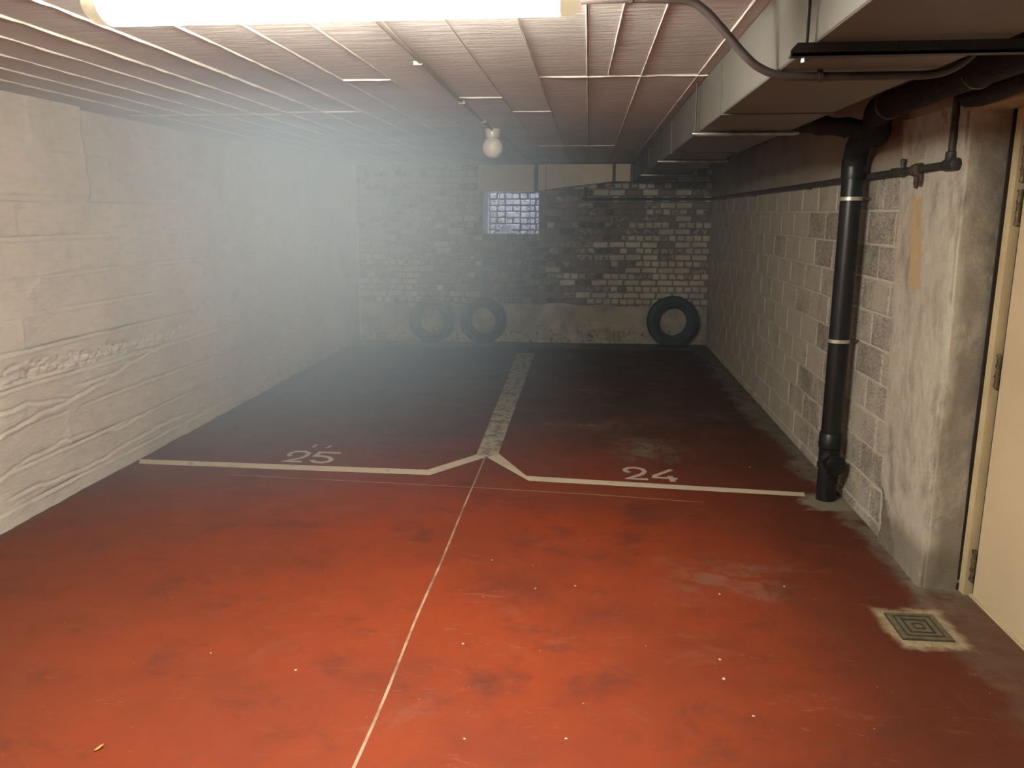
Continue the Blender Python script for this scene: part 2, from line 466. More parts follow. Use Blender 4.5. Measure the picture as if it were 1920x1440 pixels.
def ridge(p0, p1, w, d, keep=None):
    p0, p1 = Vector(p0), Vector(p1); L = (p1 - p0).length; n = max(4, int(L / .03)); dr = (p1 - p0) / L
    side = Vector((-dr.y, dr.x, 0)); mb = MB(); prev = None
    off = random.uniform(0, 50)
    us = np.linspace(0, L, n + 1)
    wv = np.clip(.85 + .35 * fbm(us, us * 0 + off, .10, 5, 3), .4, 1.5); jv = .0008 * fbm(us, us * 0 + off, .35, 8)
    dv = np.clip(.95 + .35 * fbm(us, us * 0 + off, .08, 12, 3), .45, 1.6)
    for k in range(n + 1):
        c_ = p0 + dr * us[k] + side * jv[k]
        i = mb.addv([c_ - side * w * wv[k] + Vector((0, 0, .004)), c_ + Vector((0, 0, -d * dv[k])), c_ + side * w * wv[k] + Vector((0, 0, .004))])
        if prev is not None:
            mb.f += [[prev, prev + 1, i + 1, i], [prev + 1, prev + 2, i + 2, i + 1]]
        prev = i
    mb.build('seam', M['ridge'], ceiling, recalc=False)
for k, x in enumerate(ridge_x):
    big = 1.25 if x < -1.2 else 1.0
    if abs(x + .468) < .01: big = .5
    ridge((x, 1.0, ZC), (x + random.uniform(-.012, .012), 9.9, ZC), .0048 * big, .0050 * big)
for (x0, x1, y) in ((-.238, .51, 3.795), (-1.136, -.911, 3.787), (-2.86, -1.9, 4.97), (-1.83, -1.36, 4.90), (-.468, .218, 7.43), (-.695, -.468, 4.39),
                    (-1.40, -.70, 8.10), (-.468, -.238, 4.99), (-2.27, -1.6, 7.2), (-1.83, -1.36, 8.06)):
    ridge((x0, y, ZC), (x1, y + .015, ZC), .0048, .0050)
ridge((.096, 2.2, ZC), (.07, 3.75, ZC), .004, .006)

# ---- left wall: cast concrete with board steps, honeycombing and a deep recess towards the back
ys = np.concatenate([np.arange(3.2, 4.555, .0145), [4.556, 4.562], np.arange(4.575, YB + .02, .0155)])
zs = np.concatenate([np.arange(-.01, 1.640, .0072), [1.643, 1.648], np.arange(1.66, ZC + .03, .0135)])
YY, ZZ = np.meshgrid(ys, zs, indexing='ij')
d = np.zeros_like(YY)                                     # positive = out into the room
seams = [.085, .285, .485, .69, .87, 1.055, 1.255, 1.456, 1.66, 1.92, 2.3]
lo = -.1
for k, s_ in enumerate(seams):
    wob = s_ + .006 * fbm(YY, YY * 0 + k * 3.7, 1.2, 30 + k, 3) - .012 * (YY - 6) / 4 * (1 if k in (3, 4) else .2)
    joint = 3.6 + (k * 1.37) % 2.2
    m_ = (ZZ > lo) & (ZZ <= wob)
    seg = np.floor((YY - joint) / 1.85).astype(int)
    offs = np.random.default_rng(90 + k).uniform(-.006, .006, 40)
    d += np.where(m_, offs[seg % 40], 0)
    w = .0062
    gap = np.exp(-((ZZ - wob) / w) ** 2)
    depth = .0170 * np.clip(.55 + .9 * fbm(YY, YY * 0 + k, .5, 60 + k, 3), 0, 1.4)
    d -= gap * depth * (1.5 if k in (7, 4, 3) else 1.0)
    d += np.exp(-((ZZ - wob + .011) / .006) ** 2) * depth * .45
    jj = np.abs((YY - joint) / 1.85 - np.round((YY - joint) / 1.85)) * 1.85
    d += np.where(m_, np.exp(-(jj / .009) ** 2) * .006, 0)
    lo = wob
d += .0055 * fbm(YY, ZZ, .35, 3, 5)
d += .0022 * fbm(YY, ZZ, .06, 23, 2)
# honeycombed pour line
mid = .775 - .012 * (YY - 3.6) + .012 * fbm(YY, YY * 0, .4, 41, 3)
band = np.exp(-((ZZ - mid) / .045) ** 4) * np.clip((6.0 - YY) / .5, 0, 1) * np.clip(1.25 - .35 * np.abs(YY - 4.2), .3, 1)
d -= band * (.008 + .020 * np.clip(fbm(YY, ZZ, .022, 51, 3), -.5, 1))
d -= .016 * np.exp(-((ZZ - mid + .045) / .007) ** 2) * np.clip((5.7 - YY), 0, 1)
# lumpy float marks below it
def crack(fn, y0, y1, dep, w=.007):
    global d
    m_ = np.clip((YY - y0) / .08, 0, 1) * np.clip((y1 - YY) / .08, 0, 1)
    z0 = fn(YY) + .008 * fbm(YY, YY * 0, .12, int(dep * 1e5) + 7, 3)
    d -= 1.8 * dep * np.exp(-((ZZ - z0) / w) ** 2) * m_
    d += dep * .7 * np.exp(-((ZZ - z0 + .016) / .010) ** 2) * m_
crack(lambda y: .50 + .10 * (y - 3.7), 3.5, 4.6, .007)
crack(lambda y: .66 - .05 * np.cos((y - 4.4) * 3.0), 4.2, 5.35, .006)
crack(lambda y: .56 + .04 * np.sin((y - 3.4) * 4.2), 3.3, 4.2, .006)
crack(lambda y: .30 + .03 * np.sin(y * 5), 3.3, 5.0, .004)
crack(lambda y: .14 + .02 * np.sin(y * 4), 3.6, 5.6, .005)
crack(lambda y: .93 + .0 * y, 6.1, 7.2, .004)
d += .004 * np.clip(fbm(YY, ZZ, .08, 71, 3), 0, 1) * np.clip(1 - ZZ / .18, 0, 1)
lump = np.clip((fbm(YY, ZZ, .034, 81, 3) - .25) * 1.6, 0, 1)
zone = np.exp(-((ZZ - 1.335) / .05) ** 2) * np.exp(-((YY - 7.0) / .5) ** 2) + np.exp(-((ZZ - 1.2) / .05) ** 2) * np.exp(-((YY - 3.9) / .5) ** 2) + .7 * np.exp(-((ZZ - 1.17) / .04) ** 2) * np.exp(-((YY - 5.4) / .6) ** 2)
d += .008 * lump * np.clip(zone, 0, 1)
rec = ((YY > 4.558 + .004 * np.sin(ZZ * 30)) & (ZZ > 1.645))
d -= np.where(rec, .085, 0)
P = np.stack([XL + d, YY, ZZ], -1)
mb = MB(); mb.grid(P)
wl = mb.build('wall_left', M['lwall'], smooth=False, recalc=False)
wl.data.polygons.foreach_set('use_smooth', [True] * len(wl.data.polygons))
struct(wl, 'whitewashed board-marked concrete wall on the left with cracked rough seams')
MB().box((XL - .3, YF, 0), (XL, 3.21, ZC + .02)).build('near_wall_face', M['lwall'], wl)
MB().box((XL - .4, 3.2, -.05), (XL - .15, YB + .3, ZC + .1)).build('core', M['lwall'], wl)

# ---- back wall
wb = MB().box((-2.90, YB + .015, 0), (-1.311, YB + .20, ZC + .02)).build('wall_back', M['mortar'])
struct(wb, 'old patchily whitewashed brick wall at the back of the bays')
WD = .55
WX0, WX1, WZ0, WZ1 = -1.311, -.618, 1.338, 1.98
MB().box((WX1, YB + .015, 0), (XR + .2, YB + .20, ZC + .02)).build('mortar_bed', M['mortar'], wb)
MB().box((WX0, YB + .035, 0), (WX1, YB + .20, WZ0)).build('mortar_bed', M['mortar'], wb)
MB().box((WX0, YB + .015, WZ1), (WX1, YB + .20, ZC + .02)).build('mortar_bed', M['mortar'], wb)
MB().box((XL - .25, YB - .005, 0), (-2.898, YB + .2, ZC + .02)).build('corner_render', M['lwall'], wb)
PZ = .485
# bricks
def brick_mesh(L, H, D, jig):
    mb = MB(); x, z = L / 2, H / 2
    base = [(-x, z * -1), (0, -z), (x, -z), (x, 0), (x, z), (0, z), (-x, z), (-x, 0)]
    def ring(sc, y, j_):
        return mb.addv([(a * (1 - sc / x) + random.uniform(-j_, j_), y, b_ * (1 - sc / z) + random.uniform(-j_, j_)) for a, b_ in base])
    r0 = ring(0, D, 0); r1 = ring(.0005, .006, jig); r2 = ring(.006, 0, jig)
    for a in range(8):
        b_ = (a + 1) % 8
        mb.f += [[r0 + a, r0 + b_, r1 + b_, r1 + a], [r1 + a, r1 + b_, r2 + b_, r2 + a]]
    mb.f.append([r2 + a for a in range(8)])
    return mb
ST = [brick_mesh(.180, .061, .05, .0050).mesh('stretcher', M['br_bare']) for _ in range(7)]
HD = [brick_mesh(.082, .061, .05, .0058).mesh('header', M['br_bare']) for _ in range(7)]
def paint_kind(x, z):
    q = random.random()
    if WX0 - .02 < x < WX1 + .02 and z < WZ0 + .03: return 'br_dark' if q < .72 else 'br_bare'
    if x < -1.31:
        if z > 1.55: p_, k_ = .97, 'br_wash'
        elif x < -2.1: p_, k_ = .85, 'br_wash' if z > 1.1 else 'br_white'
        else: p_, k_ = (.45 if z > .9 else .5) - .3 * max(0, (x + 1.75) / .45) * (z < 1.3), 'br_white'
        if q < p_: return k_ if random.random() < .72 else 'br_worn'
        return 'br_bare' if random.random() < .6 else 'br_worn'
    if z > 1.78: p_ = .55 if x > 0 else .25
    elif z > 1.52: p_ = .10 + .30 * max(0, min(1, (x - .3) / .8))
    elif z > 1.15: p_ = .10 + .62 * max(0, min(1, (x + .1) / 1.3))
    else:
        e = .55 - .55 * (1.15 - z) / .65
        p_ = .06 + .93 * max(0, min(1, (x - e + .25) / .35))
    if q < p_: return 'br_white' if random.random() < .82 else 'br_worn'
    return random.choice(['br_bare', 'br_bare', 'br_worn', 'br_dark'] if x < .3 else ['br_bare', 'br_worn', 'br_bare'])
cand = []
CZ = .0778
for k in range(22):
    z = PZ + .035 + k * CZ
    if z > ZC - .01: break
    head = (k % 2 == 0)
    step = .0995 if head else .199
    x = -2.90 + (.045 if head else .06) + random.uniform(-.01, .01)
    while x < XR + .02:
        if not (WX0 < x < WX1 and z > WZ0 and z < WZ1):
            xx = x + random.uniform(-.004, .004)
            if not (z > WZ0 - .03 and z < WZ1 and (abs(xx - WX0) < step * .5 - .004 or abs(xx - WX1) < step * .5 - .004)):
                cand.append((head, xx, z + random.uniform(-.002, .002)))
        x += step
# those the duct and pipes leave in view first; long bricks first
def vis(c_):
    h, x, z = c_
    hid = (-1.33 < x < .5 and z > 1.87) or (x > .5 and z > 1.93)
    return (hid, h, -abs(z - 1.2) if not h else abs(z - 1.0))
cand.sort(key=vis)
extra = {}
for n_, (h, x, z) in enumerate(cand):
    mk = paint_kind(x, z)
    rec_ = .022 if (WX0 < x < WX1 and z < WZ0) else 0
    y = YB + rec_ + random.uniform(-.004, .005) + (.004 if mk in ('br_bare', 'br_dark') else 0)
    me = random.choice(HD if h else ST)
    if n_ < 298:
        place('brick', me, (x, y, z), wb, mat=M[mk])
    else:
        mb = extra.setdefault(mk, MB())
        i = len(mb.v)
        mb.v.extend([(v.co.x + x, v.co.y + y, v.co.z + z) for v in me.vertices])
        mb.f.extend([[i + q for q in p_.vertices] for p_ in me.polygons])
big = MB(); mats = []; fm = []
for mk, mb in extra.items():
    i = len(big.v); big.v += mb.v; big.f += [[i + q for q in f_] for f_ in mb.f]; fm += [len(mats)] * len(mb.f); mats.append(M[mk])
ob = big.build('brickwork', None, wb, recalc=False)
for m_ in mats: ob.data.materials.append(m_)
ob.data.polygons.foreach_set('material_index', fm); ob['kind'] = 'stuff'
# rendered plinth with a small toe
xs = np.arange(-2.90, XR + .03, .02); zs2 = np.concatenate([[0, .012, .03, .05, .06], np.arange(.075, PZ + .012, .018)])
XX, Z2 = np.meshgrid(xs, zs2, indexing='ij')
topj = PZ + .012 + .02 * fbm(XX, XX * 0, .3, 111, 3)
Z3 = Z2 / (PZ + .01) * topj
dp = .018 + .009 * fbm(XX, Z2, .15, 121, 4) + .02 * (Z2 < .055) - .030 * (Z2 > PZ - .02)
for vx, v0, v1 in ((-.90, .12, .36), (-.655, .10, .40), (-.53, .05, .32), (-.30, .05, .2), (.32, .03, .13)):
    dp -= .022 * np.exp(-((XX - vx - .006 * fbm(Z2, Z2 * 0, .1, 5)) / .010) ** 2) * ((Z2 > v0) & (Z2 < v1))
P = np.stack([XX, YB - dp, Z3], -1)
o = MB().grid(P).build('plinth_render', M['plinth'], wb, recalc=False)
o.data.polygons.foreach_set('use_smooth', [True] * len(o.data.polygons))

# ---- right wall: block wall, concrete band, plastered pilaster, door wall
wr = MB().box((XR + .006, 3.78, 0), (XR + .25, YB + .05, 1.755)).build('wall_right', M['bljoint'])
struct(wr, 'whitewashed concrete block wall on the right with worn grey faces')
def block_mesh(L, H):
    mb = MB(); y, z = L / 2, H / 2
    base = [(-y, -z), (0, -z), (y, -z), (y, 0), (y, z), (0, z), (-y, z), (-y, 0)]
    def ring(sc, x, j_):
        return mb.addv([(x + random.uniform(-j_, j_) * .4, a * (1 - sc / y) + random.uniform(-j_, j_), b_ * (1 - sc / z) + random.uniform(-j_, j_)) for a, b_ in base])
    r0 = ring(0, .03, 0); r1 = ring(.001, .004, .002); r2 = ring(.006, 0, .002)
    for a in range(8):
        b_ = (a + 1) % 8
        mb.f += [[r0 + a, r0 + b_, r1 + b_, r1 + a], [r1 + a, r1 + b_, r2 + b_, r2 + a]]
    mb.f.append([r2 + a for a in range(8)])
    return mb.mesh('block', M['bl_a'])
BL = [block_mesh(.378, .158) for _ in range(6)]
BLh = [block_mesh(.183, .158) for _ in range(3)]
BLf = [block_mesh(.378, .058) for _ in range(2)]
zr = [.063 + .17 * k for k in range(10)]
def bmat(y, z):
    q = random.random() + max(0, (y - 4.6) / 1.6)
    return M['bl_c'] if q < .72 else (M['bl_b'] if q < 1.15 else M['bl_a'])
for k, z0 in enumerate(zr):
    y = 4.25 + (.0 if k % 2 else .195) - .39 * 2 + .195
    while y < YB + .1:
        if y > 3.80 and y < YB - .1:
            place('block', random.choice(BL), (XR + random.uniform(-.001, .002) + min(.003, max(0, y - 5) * .001), y + random.uniform(-.006, .006), z0 + .085 + random.uniform(-.002, .002)), wr, mat=bmat(y, z0))
        y += .39
for k in range(16):
    y = 4.05 + .39 * k
    if y < YB - .1: place('block', random.choice(BLf), (XR + .002, y, .030), wr, mat=bmat(y, 0))
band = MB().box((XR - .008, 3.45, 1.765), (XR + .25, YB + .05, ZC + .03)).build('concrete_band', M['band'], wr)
# pilaster (runs out of plumb, like the photograph)
us = np.concatenate([np.linspace(0, 1, 34), np.linspace(1.02, 1.12, 6), np.linspace(1.15, 2, 14)])
vs = np.linspace(0, 1, 110)
U, V = np.meshgrid(us, vs, indexing='ij')
zt = 2.0
Yblk = 3.865 + .17 * V; Ycor = 3.335 + .06 * V
f = np.clip(U, 0, 1); g = np.clip(U - 1, 0, 1)
Yp = Yblk + (Ycor - Yblk) * f; Xp = XR - .012 + g * (XD + .02 - XR + .012)
rc = .018; cn = np.exp(-((U - 1.02) / .05) ** 2)
Zp = V * zt
nz = .006 * fbm(Yp + Xp, Zp, .22, 141, 5) + .002 * fbm(Yp + Xp, Zp, .04, 151, 2)
brk = np.clip((Yp - 3.62) * 3, 0, 1) * np.clip((.30 - Zp - .3 * (3.86 - Yp)) * 8, 0, 1)
nz = nz + brk * (.012 + .008 * fbm(Yp, Zp, .03, 161, 3))
Xp = Xp + np.where(U <= 1, nz, nz * .2) + cn * rc * .6; Yp = Yp + np.where(U > 1, -nz, 0) + cn * rc * .6
o = MB().grid(np.stack([Xp, Yp, Zp], -1)).build('plastered_pilaster', M['pil'], wr, recalc=False)
o.data.polygons.foreach_set('use_smooth', [True] * len(o.data.polygons))
MB().box((XR + .02, 3.42, 0), (XR + .25, 4.06, ZC)).build('core', M['pil'], wr)
MB().prism([(XR - .006, 3.865 - .012, 0.0), (XR - .006, 3.865 + .006, 0.0), (XR - .006, 4.035, 1.76), (XR - .006, 4.035 - .018, 1.76)], (.03, 0, 0)).build('cement_edge', M['bljoint'], wr)
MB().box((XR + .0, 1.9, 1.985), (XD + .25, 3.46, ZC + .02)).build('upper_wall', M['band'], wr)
MB().box((XR + .0, YF, 0), (XD + .25, 2.28, ZC + .02)).build('near_wall', M['plain'], wr)
MB().box((XD + .10, 2.2, 0), (XD + .25, 3.5, 2.0)).build('door_backing', M['plain'], wr)
lint = MB().prism([(XR - .014, 1.9, 1.966), (XR - .014, 1.9, 1.992), (XR - .014, 3.50, 1.992), (XR - .014, 3.50, 1.966)], (XD - XR + .06, 0, 0)).build('lintel', M['lintel'], wr)
wf = MB().box((XL - .3, YF - .2, 0), (XD + .3, YF, ZC + .1)).build('wall_front', M['plain'])
struct(wf, 'pale plain wall closing the garage behind the camera')

# ---- steel door
door = bpy.data.objects.new('door_1', None); COL.objects.link(door); door.location = (XD, 3.33, 0)
struct(door, 'cream steel door in the right wall beside the plastered pilaster', 'door')
MB().box((XD + .028, 2.32, .012), (XD + .068, 3.272, 1.925)).build('leaf', M['door'], door)
MB().box((XD, 3.292, 0), (XD + .07, 3.338, 1.965)).build('frame_jamb', M['dframe'], door)
MB().box((XD, 2.28, 1.93), (XD + .07, 3.292, 1.965)).build('frame_head', M['dframe'], door)
MB().box((XD - .01, 3.3385, .0), (XD + .07, 3.352, 1.965)).build('wall_gap_shade', M['gap'], door)  # solid dark strip drawn as the shade between frame and wall
MB().box((XD + .035, 3.27, .0), (XD + .072, 3.294, 1.93)).build('rebate_gap_shade', M['gap'], door)
for z in (1.76, 1.60, .965, .14):
    h = MB(); 
    h.tube([(XD + .020, 3.281, z - .065), (XD + .020, 3.281, z + .065)], .0095, 12)
    hg = h.build('hinge', M['hinge'], door, smooth=True)
    for zz in (-.062, -.02, .02, .062):
        MB().lathe([(.012, -.005), (.0125, 0), (.012, .005)], 12, (XD + .020, 3.281, z + zz)).build('knuckle_ring', M['hinge'], hg)
MB().box((XD + .02, 2.5, -.002), (XD + .06, 3.29, .008)).build('threshold_strip', M['dframe'], door)

# ---- window opening and the light well behind it
win = bpy.data.objects.new('window_1', None); COL.objects.link(win); win.location = (WX0, YB, WZ0)
struct(win, 'small unglazed window opening onto a daylit brick light well', 'window')
mb = MB().box((WX0 - .06, YB + .02, WZ0 - .02), (WX0 + .004, YB + WD, WZ1)); mb.build('reveal', M['reveal'], win)
mb = MB().box((WX1 - .004, YB + .02, WZ0 - .02), (WX1 + .06, YB + WD, WZ1)); mb.build('reveal', M['reveal'], win)
MB().box((WX0 - .06, YB + .03, WZ0 - .06), (WX1 + .06, YB + WD, WZ0 - .012)).build('sill', M['rubble'], win)
MB().box((WX0 - .06, YB + .02, WZ1), (WX1 + .06, YB + WD, WZ1 + .05)).build('head', M['reveal'], win)
for k in range(8):
    z = WZ0 + .04 + k * CZ
    MB().box((WX0 + .003, YB + .03 + (.0 if k % 2 else .05), z - .032), (WX0 + .012, YB + .16 + (.0 if k % 2 else .05), z + .032)).build('reveal_brick', M['reveal'], win)
    MB().box((WX0 + .003, YB + .172 + (.0 if k % 2 else .05), z - .032), (WX0 + .011, YB + .33, z + .032)).build('reveal_brick', M['reveal'], win)
    MB().box((WX0 + .003, YB + .342, z - .032), (WX0 + .012, YB + WD, z + .032)).build('reveal_brick', M['reveal'], win)
YW = 11.10
wwell = MB().box((-2.1, YW + .012, .9), (.3, YW + .25, 3.4)).build('wall_lightwell', M['well_mortar'])
struct(wwell, 'pale brick far wall of the light well seen through the window')
MB().box((-2.1, YB + WD, .9), (-1.75, YW + .02, 3.4)).build('side_wall', M['well_paint'], wwell)
MB().box((-.15, YB + WD, .9), (.3, YW + .02, 3.4)).build('side_wall', M['well_paint'], wwell)
MB().box((-2.1, YB + .19, ZC + .0), (.3, YB + WD + .01, 3.4)).build('near_side', M['well_paint'], wwell)
MB().box((-2.1, YB + .19, .9), (WX0 - .05, YB + WD + .01, ZC + .02)).build('near_side', M['well_paint'], wwell)
MB().box((WX1 + .05, YB + .19, .9), (.3, YB + WD + .01, ZC + .02)).build('near_side', M['well_paint'], wwell)
MB().box((-2.1, YB + .3, 1.18), (.3, YW + .02, 1.295)).build('well_floor', M['rubble'], wwell)
for k in range(11):
    z = 1.30 + .035 + k * .082; head = k % 2 == 0; step = .104 if head else .208
    x = -1.75 + (.03 if head else .09)
    while x < -.2:
        place('brick', random.choice(HD if head else ST), (x + random.uniform(-.006, .006), YW + random.uniform(-.006, .004), z + random.uniform(-.003, .003)), wwell, mat=M['well_paint']).scale = (1.03, 1, 1.05)
        x += step
# rubble on the sill
rb = MB()
for k in range(200):
    x = random.uniform(WX0 + .02, WX1 - .01); y = random.uniform(YB + .12, YB + WD - .02); r_ = random.uniform(.006, .017)
    i = rb.addv([(x + r_ * random.uniform(.5, 1.3) * a, y + r_ * random.uniform(.5, 1.3) * b_, WZ0 - .012 + r_ * (.4 + .8 * c_)) for a, b_, c_ in ((-1, -1, -.5), (1, -1, -.5), (1, 1, -.5), (-1, 1, -.5), (-.5, -.6, 1), (.6, -.5, .9), (.5, .6, 1), (-.6, .5, .8))])
    for q in ((3, 2, 1, 0), (4, 5, 6, 7), (0, 1, 5, 4), (1, 2, 6, 5), (2, 3, 7, 6), (3, 0, 4, 7)): rb.f.append([i + a for a in q])
o = rb.build('sill_rubble', M['rubble'], origin=((WX0 + WX1) / 2, YB + .25, WZ0 - .012)); tag(o, 'loose pale rubble lying on the sill of the small window', 'rubble', kind='stuff')
o = MB().tube([(-1.235, YB + .62, 1.306), (-1.215, YB + .72, 1.62), (-1.17, YB + .84, 1.97)], [.010, .009, .006], 8, jit=.1).build('leaning_stick', M['wood'], smooth=True, origin=(-1.235, YB + .62, 1.297))
tag(o, 'thin dark stick leaning in the light well behind the window', 'stick')
o = MB().tube([(-.80, YW - .03, 3.0), (-.802, YW - .028, 2.2), (-.80, YW - .03, 1.295)], .006, 8).build('hanging_cable', M['black'], smooth=True, origin=(-.80, YW - .03, 1.295))
tag(o, 'thin black cable hanging down the brick wall behind the window', 'cable')
hp = MB(); q = np.linspace(0, 1, 14)
prof = [(.17 * (1 - t_) ** .8 * (1 + .1 * math.sin(9 * t_)) + .006, .15 * t_) for t_ in q]
hp.lathe(prof, 14, (-1.12, YB + .86, 1.296))
hp.v = [(x + random.uniform(-.012, .012), y + random.uniform(-.012, .012), max(1.296, z + random.uniform(-.012, .012))) for x, y, z in hp.v]
o = hp.build('soil_heap', M['wood'], smooth=True, origin=(-1.12, YB + .86, 1.296)); tag(o, 'small dark heap of soil at the foot of the leaning stick', 'heap')

# ================================================================== FLOOR MARKINGS
def flat(poly, z=.0015): return MB().prism([(x, y, .0) for x, y in poly], (0, 0, z))
def ribbon(pts, w, z=.0012):
    mb = MB(); P2 = [Vector((x, y)) for x, y in pts]; n = len(P2); L = []; Rr = []
    for k in range(n):
        a = (P2[k] - P2[k - 1]).normalized() if k > 0 else None
        b_ = (P2[k + 1] - P2[k]).normalized() if k < n - 1 else None
        if a is None: nn = Vector((-b_.y, b_.x)); s_ = 1
        elif b_ is None: nn = Vector((-a.y, a.x)); s_ = 1
        else:
            tt = (a + b_).normalized(); nn = Vector((-tt.y, tt.x)); s_ = min(1.6, 1 / max(.3, nn.dot(Vector((-a.y, a.x)))))
        L.append(P2[k] + nn * w / 2 * s_); Rr.append(P2[k] - nn * w / 2 * s_)
    i = mb.addv([(p_.x, p_.y, z) for p_ in L] + [(p_.x, p_.y, z) for p_ in Rr])
    j_ = mb.addv([(p_.x, p_.y, 0) for p_ in L] + [(p_.x, p_.y, 0) for p_ in Rr])
    for k in range(n - 1):
        mb.f.append([i + k, i + k + 1, i + n + k + 1, i + n + k])
        mb.f.append([i + k, j_ + k, j_ + k + 1, i + k + 1]); mb.f.append([i + n + k, i + n + k + 1, j_ + n + k + 1, j_ + n + k])
    mb.f.append([i, i + n, j_ + n, j_]); mb.f.append([i + n - 1, j_ + n - 1, j_ + 2 * n - 1, i + 2 * n - 1])
    return mb
o = flat([(-2.915, 4.795), (-2.865, 4.705), (-.95, 4.655), (-.655, 5.055), (-.725, 5.105), (-.985, 4.752)], .0015).build('bay_line', M['line'], origin=(-1.9, 4.74, 0))
tag(o, 'white painted front line of bay 25 running to the left wall', 'floor marking', 'bay front lines')
o = flat([(-.645, 5.055), (-.335, 4.605), (1.255, 4.475), (1.270, 4.540), (-.355, 4.690), (-.578, 5.150)], .0015).build('bay_line', M['line'], origin=(.45, 4.6, 0))
tag(o, 'white painted front line of bay 24 running to the black downpipe', 'floor marking', 'bay front lines')
o = flat([(-.723, 5.106), (-.655, 5.060), (-.578, 5.152), (-.600, 9.17), (-.805, 9.17)], .0011).build('centre_stripe', M['stripe'], origin=(-.67, 7.1, 0))
tag(o, 'wide worn whitish stripe dividing bay 25 from bay 24', 'floor marking')
D25 = [[(-1.955, 4.955), (-1.975, 4.995), (-1.972, 5.04), (-1.945, 5.068), (-1.894, 5.070), (-1.853, 5.035), (-1.848, 4.985), (-1.865, 4.930), (-1.905, 4.885), (-1.950, 4.846), (-1.836, 4.846)],
       [(-1.641, 5.060), (-1.783, 5.060), (-1.789, 4.975), (-1.742, 4.978), (-1.690, 4.958), (-1.655, 4.912), (-1.662, 4.862), (-1.700, 4.838), (-1.749, 4.846), (-1.783, 4.884)]]
n25 = thing('bay_number', (-1.8, 4.95, 0), 'white stencilled number 25 painted behind the left bay line', 'floor marking', 'bay numbers')
for dgt in D25: ribbon(dgt, .030, .0013).build('digit', M['digit'], n25)
for tk in ([(-1.869, 5.238), (-1.871, 5.169)], [(-1.761, 5.228), (-1.766, 5.182), (-1.782, 5.168)]): ribbon(tk, .014, .0012).build('stencil_tick', M['digit'], n25)
n24 = thing('bay_number', (.4, 4.8, 0), 'white stencilled number 24 painted behind the right bay line', 'floor marking', 'bay numbers')
ribbon([(.281, 4.822), (.258, 4.845), (.254, 4.88), (.279, 4.915), (.325, 4.922), (.363, 4.895), (.377, 4.848), (.355, 4.792), (.311, 4.748), (.266, 4.703), (.387, 4.697)], .030, .0013).build('digit', M['digit'], n24)
d4 = ribbon([(.545, 4.900), (.432, 4.768), (.428, 4.742), (.566, 4.722)], .030, .0013).build('digit', M['digit'], n24)
ribbon([(.524, 4.770), (.535, 4.668)], .034, .0014).build('stem', M['digit'], d4)
jp = []
for k in range(60):
    f_ = k / 59; y = 5.05 + f_ * (.6 - 5.05); jp.append((-.658 + .012 * f_ + .006 * math.sin(f_ * 23) * f_, y))
o = ribbon(jp, .010, .0012).build('floor_joint', M['seal'], floor); 
o = ribbon([(-2.19, 4.545), (-1.4, 4.50), (-.578, 4.448), (.1, 4.39), (.669, 4.323)], .006, .0008).build('floor_joint', M['seal_dark'], floor)

# drain cover
dr = thing('drain_cover', (1.307, 2.99, 0), 'square rusty iron drain cover with concentric ridges near the cream door', 'drain cover')
cx, cy = 1.307, 2.99
def frame(mb, h, w, z0, z1):
    hx, hy = h * .93, h * 1.03
    for a, b_ in (((-hx, -hy), (hx, -hy + w)), ((-hx, hy - w), (hx, hy)), ((-hx, -hy + w), (-hx + w, hy - w)), ((hx - w, -hy + w), (hx, hy - w))):
        mb.box((cx + a[0], cy + a[1], z0), (cx + b_[0], cy + b_[1], z1))
    return mb
MB().box((cx - .096, cy - .104, 0), (cx + .096, cy + .104, .0015)).build('bed', M['iron_dark'], dr)
frame(MB(), .098, .018, .0015, .007).build('outer_ring', M['iron'], dr)
frame(MB(), .069, .014, .0015, .007).build('middle_ring', M['iron'], dr)
MB().box((cx - .038, cy - .042, .0015), (cx + .038, cy + .042, .0055)).build('plate', M['iron'], dr)
frame(MB(), .022, .006, .0055, .0075).build('lifting_boss', M['iron_dark'], dr)

# ================================================================== CEILING SERVICES
# fluorescent batten
fx0, fx1, fy = -1.285, -.03, 2.10
fl = thing('fluorescent_light', ((fx0 + fx1) / 2, fy, ZC), 'glowing white fluorescent batten light on the near ceiling', 'light')
MB().box((fx0 + .02, fy - .035, ZC - .040), (fx1 - .02, fy + .035, ZC - .003)).build('housing', M['housing'], fl)
sec = []
for k in range(25):
    a = math.radians(-62 + 304 * k / 24)
    sec.append((fy + .070 * math.cos(a), ZC - .082 - .050 * math.sin(a)))
MB().prism([(fx0 + .05, y, z) for y, z in sec], (fx1 - fx0 - .10, 0, 0)).build('diffuser', M['diffuser'], fl)
for s_, xe in ((1, fx0), (-1, fx1)):
    mb = MB(); prev = None; n = 25
    for j_, (dx, sc) in enumerate(((.052, 1.0), (.030, .98), (.012, .90), (.003, .74), (0, .45))):
        i = mb.addv([(xe + s_ * dx, fy + (y - fy) * sc, ZC - .082 + (z - ZC + .082) * sc) for y, z in sec])
        if prev is not None:
            for a in range(n - 1): mb.f.append([prev + a, prev + a + 1, i + a + 1, i + a])
        prev = i
    mb.f.append([prev + a for a in range(n)])
    mb.build('end_cap', M['endcap'], fl, smooth=True)
